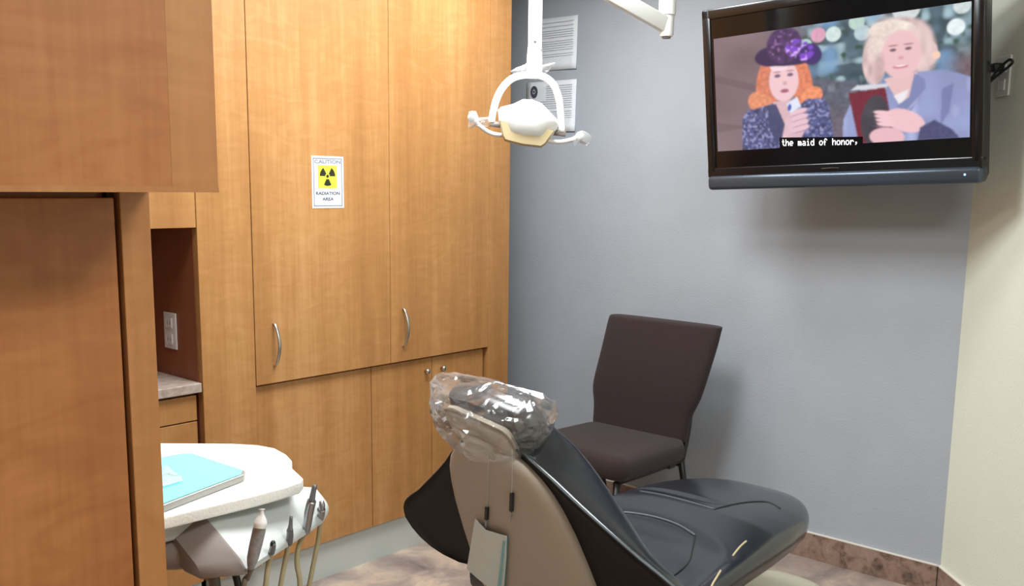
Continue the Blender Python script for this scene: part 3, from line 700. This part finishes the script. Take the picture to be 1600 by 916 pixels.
# control rings from the tied neck up to the closed top: height fraction, x, y, z, half length, half depth
ctl = [(.0, 1.484, 1.372, .818, .056, .05), (.15, 1.488, 1.378, .832, .085, .075), (.35, 1.494, 1.385, .855, .112, .095), (.55, 1.498, 1.392, .888, .135, .103), (.75, 1.502, 1.398, .918, .15, .103), (.9, 1.51, 1.40, .945, .152, .088), (1., 1.516, 1.40, .962, .13, .045)]
for j in range(NB):
    t_ = j/(NB-1); v = [float(np.interp(t_, [c[0] for c in ctl], [c[k] for c in ctl])) for k in range(1, 6)]
    row = []
    for i in range(NA):
        a = 2*pi*(i+.5*(j % 2))/NA; cy = math.copysign(abs(cos(a))**.8, cos(a)); sx = math.copysign(abs(sin(a))**.8, sin(a))
        fold = 1+.06*sin(7*a+ph[0]+4*t_)+.05*sin(12*a+ph[1]-7*t_)+.09*(jit[j, i]-.5)
        y = v[1]+v[3]*cy*(1+.03*(jit[j, i]-.5)); x = v[0]+v[4]*sx*fold
        tip = max(0, cos(a))**8*.036*math.exp(-((t_-.95)/.14)**2)
        row.append(bm.verts.new((x+tip*.1, y+tip, v[2]+.05*(y-YC)*t_+tip*.1+.007*(jit[j, (i+7) % NA]-.5))))
    g.append(row)
for j in range(NB-1):
    for i in range(NA):
        a_, b_, c_, d_ = g[j][i], g[j][(i+1) % NA], g[j+1][(i+1) % NA], g[j+1][i]
        if j % 2: bm.faces.new((a_, b_, c_)); bm.faces.new((a_, c_, d_))
        else: bm.faces.new((a_, b_, d_)); bm.faces.new((b_, c_, d_))
tc_ = bm.verts.new(sum((q.co for q in g[-1]), Vector())/NA+Vector((0, 0, .012)))
for i in range(NA): bm.faces.new((g[-1][i], g[-1][(i+1) % NA], tc_))
o = obj('headrest_bag', bm, 'film'); tag(o, 'clear crinkled plastic bag pulled over the headrest', 'plastic bag')

# bib cord with two clips
bc = thing('bib_holder', 'thin bib cord with two small clips hanging down the beige shell', 'bib holder', (1.47, 1.37, .84))
def sh(x, y, off=.006):
    # point just behind the shell surface seen at pixel x, y
    d = Fv+(x-CX)/FPX*Rv-(y-CY)/FPX*Uv; k = 2.0
    for _ in range(30):
        p = O+d*k; k += ((rearX(p.z)-.026-off)-p.x)/d.x*.7
    return O+d*k
c1 = [sh(763, 706, .016), sh(763, 712, .010), sh(762, 750), sh(761, 795)]
c2 = [sh(800, 704, .018), sh(800, 714, .010), sh(800, 745), sh(799, 775)]
obj('cord', tube(c1, .0009, 6), 'off', bc, True); obj('cord', tube(c2, .0009, 6), 'off', bc, True)
for q in (((761, 793), (760, 812), (759, 836)), ((800, 771), (799, 799), (798, 815))):
    cl = obj('clip', tube([sh(*q[0]), sh(*q[1])], [.0052, .0052], 4, sm=0, flat=.6), 'black_metal', bc)
    obj('clip_jaw', tube([sh(*q[1]), sh(*q[2], .009)], [.0028, .0018], 6, sm=0), 'steel', cl)
# folded bib clipped on
def sheet(pix, offs, name, m, parent, th=.002):
    P = [sh(x, y, o_) for (x, y), o_ in zip(pix, offs)]
    return obj(name, prism(P, Vector((-th, 0, 0))), m, parent)
M['bib_paper'] = mat('bib_paper', (232, 246, 246), .9)
bib = thing('paper_bib', 'folded white paper bib with pale blue backing clipped behind the chair', 'bib', sh(762, 860))
sheet([(743, 811), (759, 828), (792, 838), (791, 870), (786, 935), (748, 905), (730, 889)], [.008, .012, .012, .01, .01, .01, .008], 'paper_layer', 'bib_paper', bib)
sheet([(792, 838), (794, 841), (790, 900), (787, 940), (777, 935), (781, 880)], [.005, .005, .005, .005, .005, .005], 'blue_layer', mat('blue_bib_backing', (120, 190, 200), .8), bib)
sheet([(786, 845), (789, 846), (781, 930), (776, 930)], [.0155]*4, 'blue_fold', mat('blue_bib_fold', (150, 210, 216), .8), bib, .0005)

# ---------------------------------------------------------------- exam light
LD = 2.9; P0 = at(825, 190, LD); e1 = R0.copy(); e3 = Vector((cos(HEAD), sin(HEAD), 0)); s_ = LD/FPX
def LP(px, py, c=0): return P0+e1*((px-825)*s_)+Vector((0, 0, (190-py)*s_))+e3*c
el = thing('exam_light', 'white dental exam light hanging on a jointed ceiling arm', 'lamp', LP(825, 190))
# drop tube
tb = bmesh.new()
def bar(p, q, wx, wy, bm, bev=.003):
    d = (q-p); L_ = d.length; z = d.normalized(); x = e3.cross(z).normalized(); y = z.cross(x)
    mx = Matrix(((x.x, y.x, z.x, p.x), (x.y, y.y, z.y, p.y), (x.z, y.z, z.z, p.z), (0, 0, 0, 1)))
    box(-wx, wx, -wy, wy, 0, L_, bev, bm, 2, mx)
bar(LP(834, -62), LP(834, 82), .0205, .016, tb); obj('drop_tube', tb, 'white', el)
obj('screw', disc(LP(834, 71, -.016), -e3, .004, .001), 'steel', el)
tb = bmesh.new(); tube([LP(834, 78), LP(834, 95), LP(834, 116), LP(834, 124)], [.0215, .024, .024, .026], 20, tb, 0); obj('swivel_collar', tb, 'white', el, True, 40)
yk = [(768, 192), (770, 178), (775, 158), (784, 140), (798, 126), (815, 120), (834, 119), (851, 123), (864, 134), (872, 152), (876, 175), (878, 205)]
obj('yoke', tube([LP(x, y, .0) for x, y in yk], .0115, 12, sm=5, flat=.9), 'white', el, True)
# head: convex hexagonal housing, tilted
TI = radians(9.5); ca, sa = cos(TI), sin(TI)
def HP(a, b, c): # local offsets (metres): a right, b up, c away
    a2 = a*ca+b*sa; b2 = -a*sa+b*ca
    return P0+e1*a2+Vector((0, 0, b2))+e3*c
def hring(pts, c): return [HP(a*s_, b*s_, c) for a, b in pts]
base_ = [(-50, 8), (-46, 14), (-28, 22), (-14, 32), (0, 34), (16, 31), (32, 20), (46, 10), (49, 2), (44, -12), (32, -32), (-2, -36), (-32, -32), (-44, -12)]
def scl(p, k, dy=0): return [(a*k, b*k+dy) for a, b in p]
obj('head', loft([hring(scl(base_, .25, 6), -.068), hring(scl(base_, .55, 5), -.064), hring(scl(base_, .8, 3), -.048), hring(scl(base_, .95, 1), -.02), hring(base_, .0), hring(scl(base_, .99), .012)]), 'white', el, True, 38)
low = [(-43, -8), (43, -8), (32, -30), (27, -35), (-2, -37), (-30, -35), (-34, -30)]
obj('lower_housing', loft([hring(scl(low, .97, 0), -.052), hring(scl(low, 1.02), -.046), hring(scl(low, 1.03), .008)]), 'cream', el, True, 40)
obj('reflector', loft([hring(scl(base_, .96), .013), hring(scl(base_, .9), .03)]), 'steel', el, True, 40)
for sgn, yy0, pth, kn in ((-1, 0, [(785, 212), (770, 210), (756, 203), (747, 195), (741, 189)], (738, 186)), (1, 0, [(846, 214), (860, 220), (876, 221), (892, 218), (902, 214)], (906, 213))):
    h = obj('handle', tube([LP(x, y, -.02) for x, y in pth], .0085, 12, sm=6, flat=.8), 'white', el, True)
    obj('handle_grip', ball(LP(*kn, -.02), .0135), 'white', h, True)
obj('pivot', tube([LP(766, 194, 0), LP(790, 197, 0)], .009, 10, sm=0), 'taupe', el, True)
obj('pivot', tube([LP(862, 206, 0), LP(884, 208, 0)], .009, 10, sm=0), 'taupe', el, True)
# arm and ceiling post
e_top = LP(834, -62); J = at(1042, 40, 3.05)
ab = bmesh.new(); tip = e_top.copy(); bar(tip, J, .024, .018, ab, .006); obj('spring_arm', ab, 'white', el, True, 40)
obj('elbow', tube([e_top+Vector((0, 0, .03)), e_top-Vector((0, 0, .03))], .026, 20, sm=0), 'white', el, True, 40)
jz = at(1042, 57, 3.05).z
obj('arm_joint', tube([(J.x, J.y, jz), (J.x, J.y, jz+.005), (J.x, J.y, jz+.07)], [.02, .0225, .0225], 20, sm=0), 'white', el, True, 40)
obj('joint_cap', tube([(J.x, J.y, jz-.005), (J.x, J.y, jz)], .014, 16, sm=0), 'taupe', el)
obj('ceiling_post', tube([(J.x, J.y, jz+.066), (J.x, J.y, CEIL)], .027, 20, sm=0), 'white', el, True, 40)
obj('ceiling_flange', tube([(J.x, J.y, CEIL-.02), (J.x, J.y, CEIL)], .07, 24, sm=0), 'white', el, True, 40)
# wraps on the lamp
def wrap(name, pix, cs, label):
    bm = bmesh.new(); P = [LP(x, y, c) for (x, y), c in zip(pix, cs)]; c = sum(P, Vector())/len(P); vs = [bm.verts.new(p) for p in P]; m_ = bm.verts.new(c-e3*.014)
    for i in range(len(vs)): bm.faces.new((vs[i], vs[(i+1) % len(vs)], m_))
    bmesh.ops.subdivide_edges(bm, edges=bm.edges[:], cuts=2, use_grid_fill=True)
    r = random.Random(3)
    for v in bm.verts: v.co += Vector((r.uniform(-1, 1), r.uniform(-1, 1), r.uniform(-1, 1)))*.0015
    o = obj(name, bm, 'film2'); md = o.modifiers.new('s', 'SOLIDIFY'); md.thickness = .001; tag(o, label, 'plastic wrap', 'plastic wraps on the exam light')
wrap('plastic_wrap', [(733, 178), (744, 176), (749, 186), (768, 186), (762, 200), (744, 198), (741, 203), (733, 202)], [-.034]*8, 'clear wrap on the exam light handle in front of the cabinet')
wrap('plastic_wrap', [(902, 206), (912, 204), (924, 212), (918, 226), (904, 222), (898, 228), (893, 218)], [-.034]*7, 'clear wrap on the exam light handle in front of the grey wall')
wrap('plastic_wrap', [(796, 116), (822, 103), (846, 106), (866, 102), (856, 114), (848, 120), (826, 126), (806, 124)], [-.028]*8, 'clear wrap around the top of the exam light yoke')

# ---------------------------------------------------------------- delivery unit
du = thing('delivery_unit', 'white dental delivery unit with tray top and instrument bar', 'delivery unit', (.98, 1.75, 0))
tp = [(.70, 1.58), (.833, 1.578), (1.014, 1.567), (1.074, 1.568), (1.122, 1.574), (1.143, 1.592), (1.155, 1.625), (1.17, 1.668), (1.203, 1.715), (1.222, 1.762), (1.234, 1.823), (1.222, 1.875), (1.19, 1.925), (1.13, 1.99), (1.075, 2.05), (.98, 2.09), (.70, 2.09)]
obj('tray_table', prism([Vector((x, y, .774)) for x, y in tp], (0, 0, .026), .005, seg=3), 'white_tray', du, True, 40)
ub = [(.70, 1.63), (.96, 1.615), (1.0, 1.64), (1.08, 1.75), (1.12, 1.9), (1.0, 2.0), (.70, 2.0)]
obj('underbody', prism([Vector((x, y, .73)) for x, y in ub], (0, 0, .045), .01, seg=3), 'off', du, True, 40)
# instrument bar, slanting forward
Aq = Vector((.925, 1.468, .705)); Bq = Vector((1.222, 1.6, .705)); Cq = Vector((1.215, 1.665, .757)); Dq = Vector((.93, 1.62, .768))
dn = Vector((0, 0, -.03)); bm = bmesh.new()
secs = []
for k in range(9):
    f = k/8; a = Aq.lerp(Bq, f); d = Dq.lerp(Cq, f); e_ = 1-.35*max(0, (f-.82)/.18)**2
    m_ = (a+d)/2; a = m_+(a-m_)*e_; d = m_+(d-m_)*e_
    th = .05 if f < .9 else .035
    secs.append([a+Vector((0, 0, -.012)), a+Vector((.0, .0, -.002)), a.lerp(d, .12)+Vector((0, 0, .004)), a.lerp(d, .5)+Vector((0, 0, .004)), a.lerp(d, .9)+Vector((0, 0, .002)), d, d+Vector((0, .01, -th)), a.lerp(d, .4)+Vector((0, 0, -th*.8))])
obj('instrument_bar', loft(secs), 'off', du, True, 45)
ec = [secs[0][i]+(Vector((-.006, .001, 0))) for i in range(8)]
back_ = [Vector((v.x-.05, v.y+.06, v.z-.01)) for v in ec]
o = obj('bar_end_shade', loft([secs[0], ec, back_]), 'taupe', du, True, 45); o['label'] = 'end of the instrument bar, coloured darker as its shade'  # bar's end face in a darker plastic, its shade put into the colour
obj('bar_bracket', tube([(.90, 1.62, .70), (.86, 1.66, .70), (.80, 1.75, .72)], .03, 12), 'taupe', du, True)
obj('support_arm', box(.70, .95, 1.72, 1.8, .67, .73, .012), 'off', du, True, 40)
obj('post', tube([(.76, 1.76, .02), (.76, 1.76, .69)], .03, 20, sm=0), 'off', du, True, 40)
bp = bmesh.new(); box(.62, .9, 1.62, 1.9, 0, .03, .012, bp, 3); obj('foot', bp, 'off', du, True)
# handpieces
def hand(name, base, body, top, tipm, label, hosepts, hosem, cat='dental tool'):
    (x0, y0, r0), (x1, y1, r1) = body[0], body[-1]
    d0 = depthA(base)
    t = thing(name, label, cat, at(base[0], base[1], d0))
    pts = [at(x, y, d0+.0-.01*i) for i, (x, y, r) in enumerate(body)]; rr = [r*d0/FPX for x, y, r in body]
    obj('body', tube(pts, rr, 14, sm=4), tipm[0], t, True)
    pts = [at(x, y, d0-.01*(len(body)-1)) for x, y, r in top]; rr = [r*d0/FPX for x, y, r in top]
    obj('tip', tube(pts, rr, 12, sm=3), tipm[1], t, True)
    hp = [at(x, y, d0+.02*min(i, 1)) for i, (x, y) in enumerate(hosepts)]
    last = hp[-1]; hp += [Vector((last.x-.02, last.y+.02, .42)), Vector((last.x-.1, last.y+.06, .33)), Vector((.86, 1.72, .40)), Vector((.80, 1.75, .5))]
    obj('hose', tube(hp, .0052, 10, sm=6), hosem, t, True)
def depthA(b):
    f = (b[0]-392)/(512-392); p = Aq.lerp(Bq, max(0, min(1, f))); return (p-O).dot(Fv)-.012
G_ = 'instruments in the delivery unit bar'
hand('air_water_syringe', (397, 872), [(392, 888, 5), (395, 872, 9), (400, 850, 10), (405, 828, 10), (406, 821, 8)], [(406, 825, 9.5), (407, 818, 10.5), (408, 811, 8), (409, 804, 3.5), (409, 798, 2.8), (409, 796, 5.5)], ('grip', 'white'), 'thick grey instrument with a white bell tip at the near end of the bar', [(393, 888), (386, 905), (380, 925)], 'hose_dark')
hand('handpiece', (426, 858), [(424, 864, 5), (426, 856, 5), (427, 850, 4)], [(427, 851, 5), (425, 849, 5.5), (423, 848, 3)], ('dark_steel', 'black_metal'), 'short dark coupling in the slot next to the white tipped syringe', [(424, 864), (419, 885), (414, 925)], 'hose')
hand('handpiece', (453, 840), [(452, 850, 5), (453, 838, 5.5), (453, 828, 5)], [(453, 830, 5), (454, 820, 3.2), (455, 806, 2.4)], ('dark_steel', 'dark_steel'), 'slim dark needle-like instrument in the middle of the bar', [(451, 850), (445, 880), (437, 925)], 'hose')
hand('suction_handpiece', (479, 825), [(479, 832, 5), (480, 822, 6.5), (483, 800, 7.5), (487, 783, 7)], [(487, 784, 5), (489, 772, 4.2), (492, 758, 4)], ('steel', 'dark_steel'), 'tall steel handpiece standing highest in the instrument bar', [(478, 832), (468, 850), (464, 880), (468, 925)], 'hose')
hand('handpiece', (503, 806), [(501, 812, 4.5), (502, 804, 6), (502, 796, 6.5)], [(502, 797, 5), (503, 790, 5), (502, 783, 3.5)], ('steel', 'steel'), 'short chrome instrument at the far end of the bar by the cabinet', [(501, 812), (497, 845), (489, 885), (481, 925)], 'hose')
obj('hose', tube([Vector((.93, 1.6, .70)), Vector((.92, 1.57, .6)), Vector((.9, 1.6, .45)), Vector((.84, 1.7, .4)), Vector((.79, 1.76, .45))], .011, 12), 'hose_dark', du, True)
obj('hose', tube([Vector((.955, 1.58, .70)), Vector((.96, 1.55, .6)), Vector((.93, 1.58, .45)), Vector((.85, 1.68, .36)), Vector((.79, 1.76, .4))], .007, 12), 'black_metal', du, True)
# metal tray with cyan liner
it = [(.70, 1.60), (.838, 1.597), (1.045, 1.655), (1.063, 1.678), (1.056, 1.87), (1.04, 1.885), (.70, 1.93)]
mtv = obj('instrument_tray', prism([Vector((x, y, .8005)) for x, y in it], (0, 0, .014), .003), 'steel'); 
M['tray_metal'] = mat('brushed_tray_metal', (165, 165, 160), .4, .5); mtv.data.materials.clear(); mtv.data.materials.append(M['tray_metal'])
tag(mtv, 'flat metal instrument tray lying on the white tray table', 'tray')
cm = Vector((.87, 1.75, 0)); pl = [Vector((cm.x+(x-cm.x)*.975, cm.y+(y-cm.y)*.96, .8147)) for x, y in it]
o = obj('tray_liner', prism(pl, (0, 0, .0012)), 'cyan'); tag(o, 'pale cyan paper liner covering the metal tray', 'tray liner')
# crumpled clear pouch on the liner
bm = bmesh.new(); nx, ny = 22, 18; r = np.random.RandomState(5); g = []
hz = r.rand(nx+1, ny+1)
for i in range(nx+1):
    for j in range(ny+1):
        u, v = i/nx, j/ny; h_ = .004+.02*(hz[i, j]*.6+.4*hz[i//3*3, j//3*3])*sin(pi*u)*sin(pi*v)
        g.append(bm.verts.new((.78+.15*u+.03*v+.006*hz[i, j], 1.67+.12*v+.02*u, .8165+h_)))
for i in range(nx):
    for j in range(ny): a_ = i*(ny+1)+j; bm.faces.new((g[a_], g[a_+ny+1], g[a_+ny+2], g[a_+1]))
o = obj('plastic_pouch', bm, 'film3', None, True); tag(o, 'crumpled clear plastic pouch on the cyan tray liner', 'pouch')
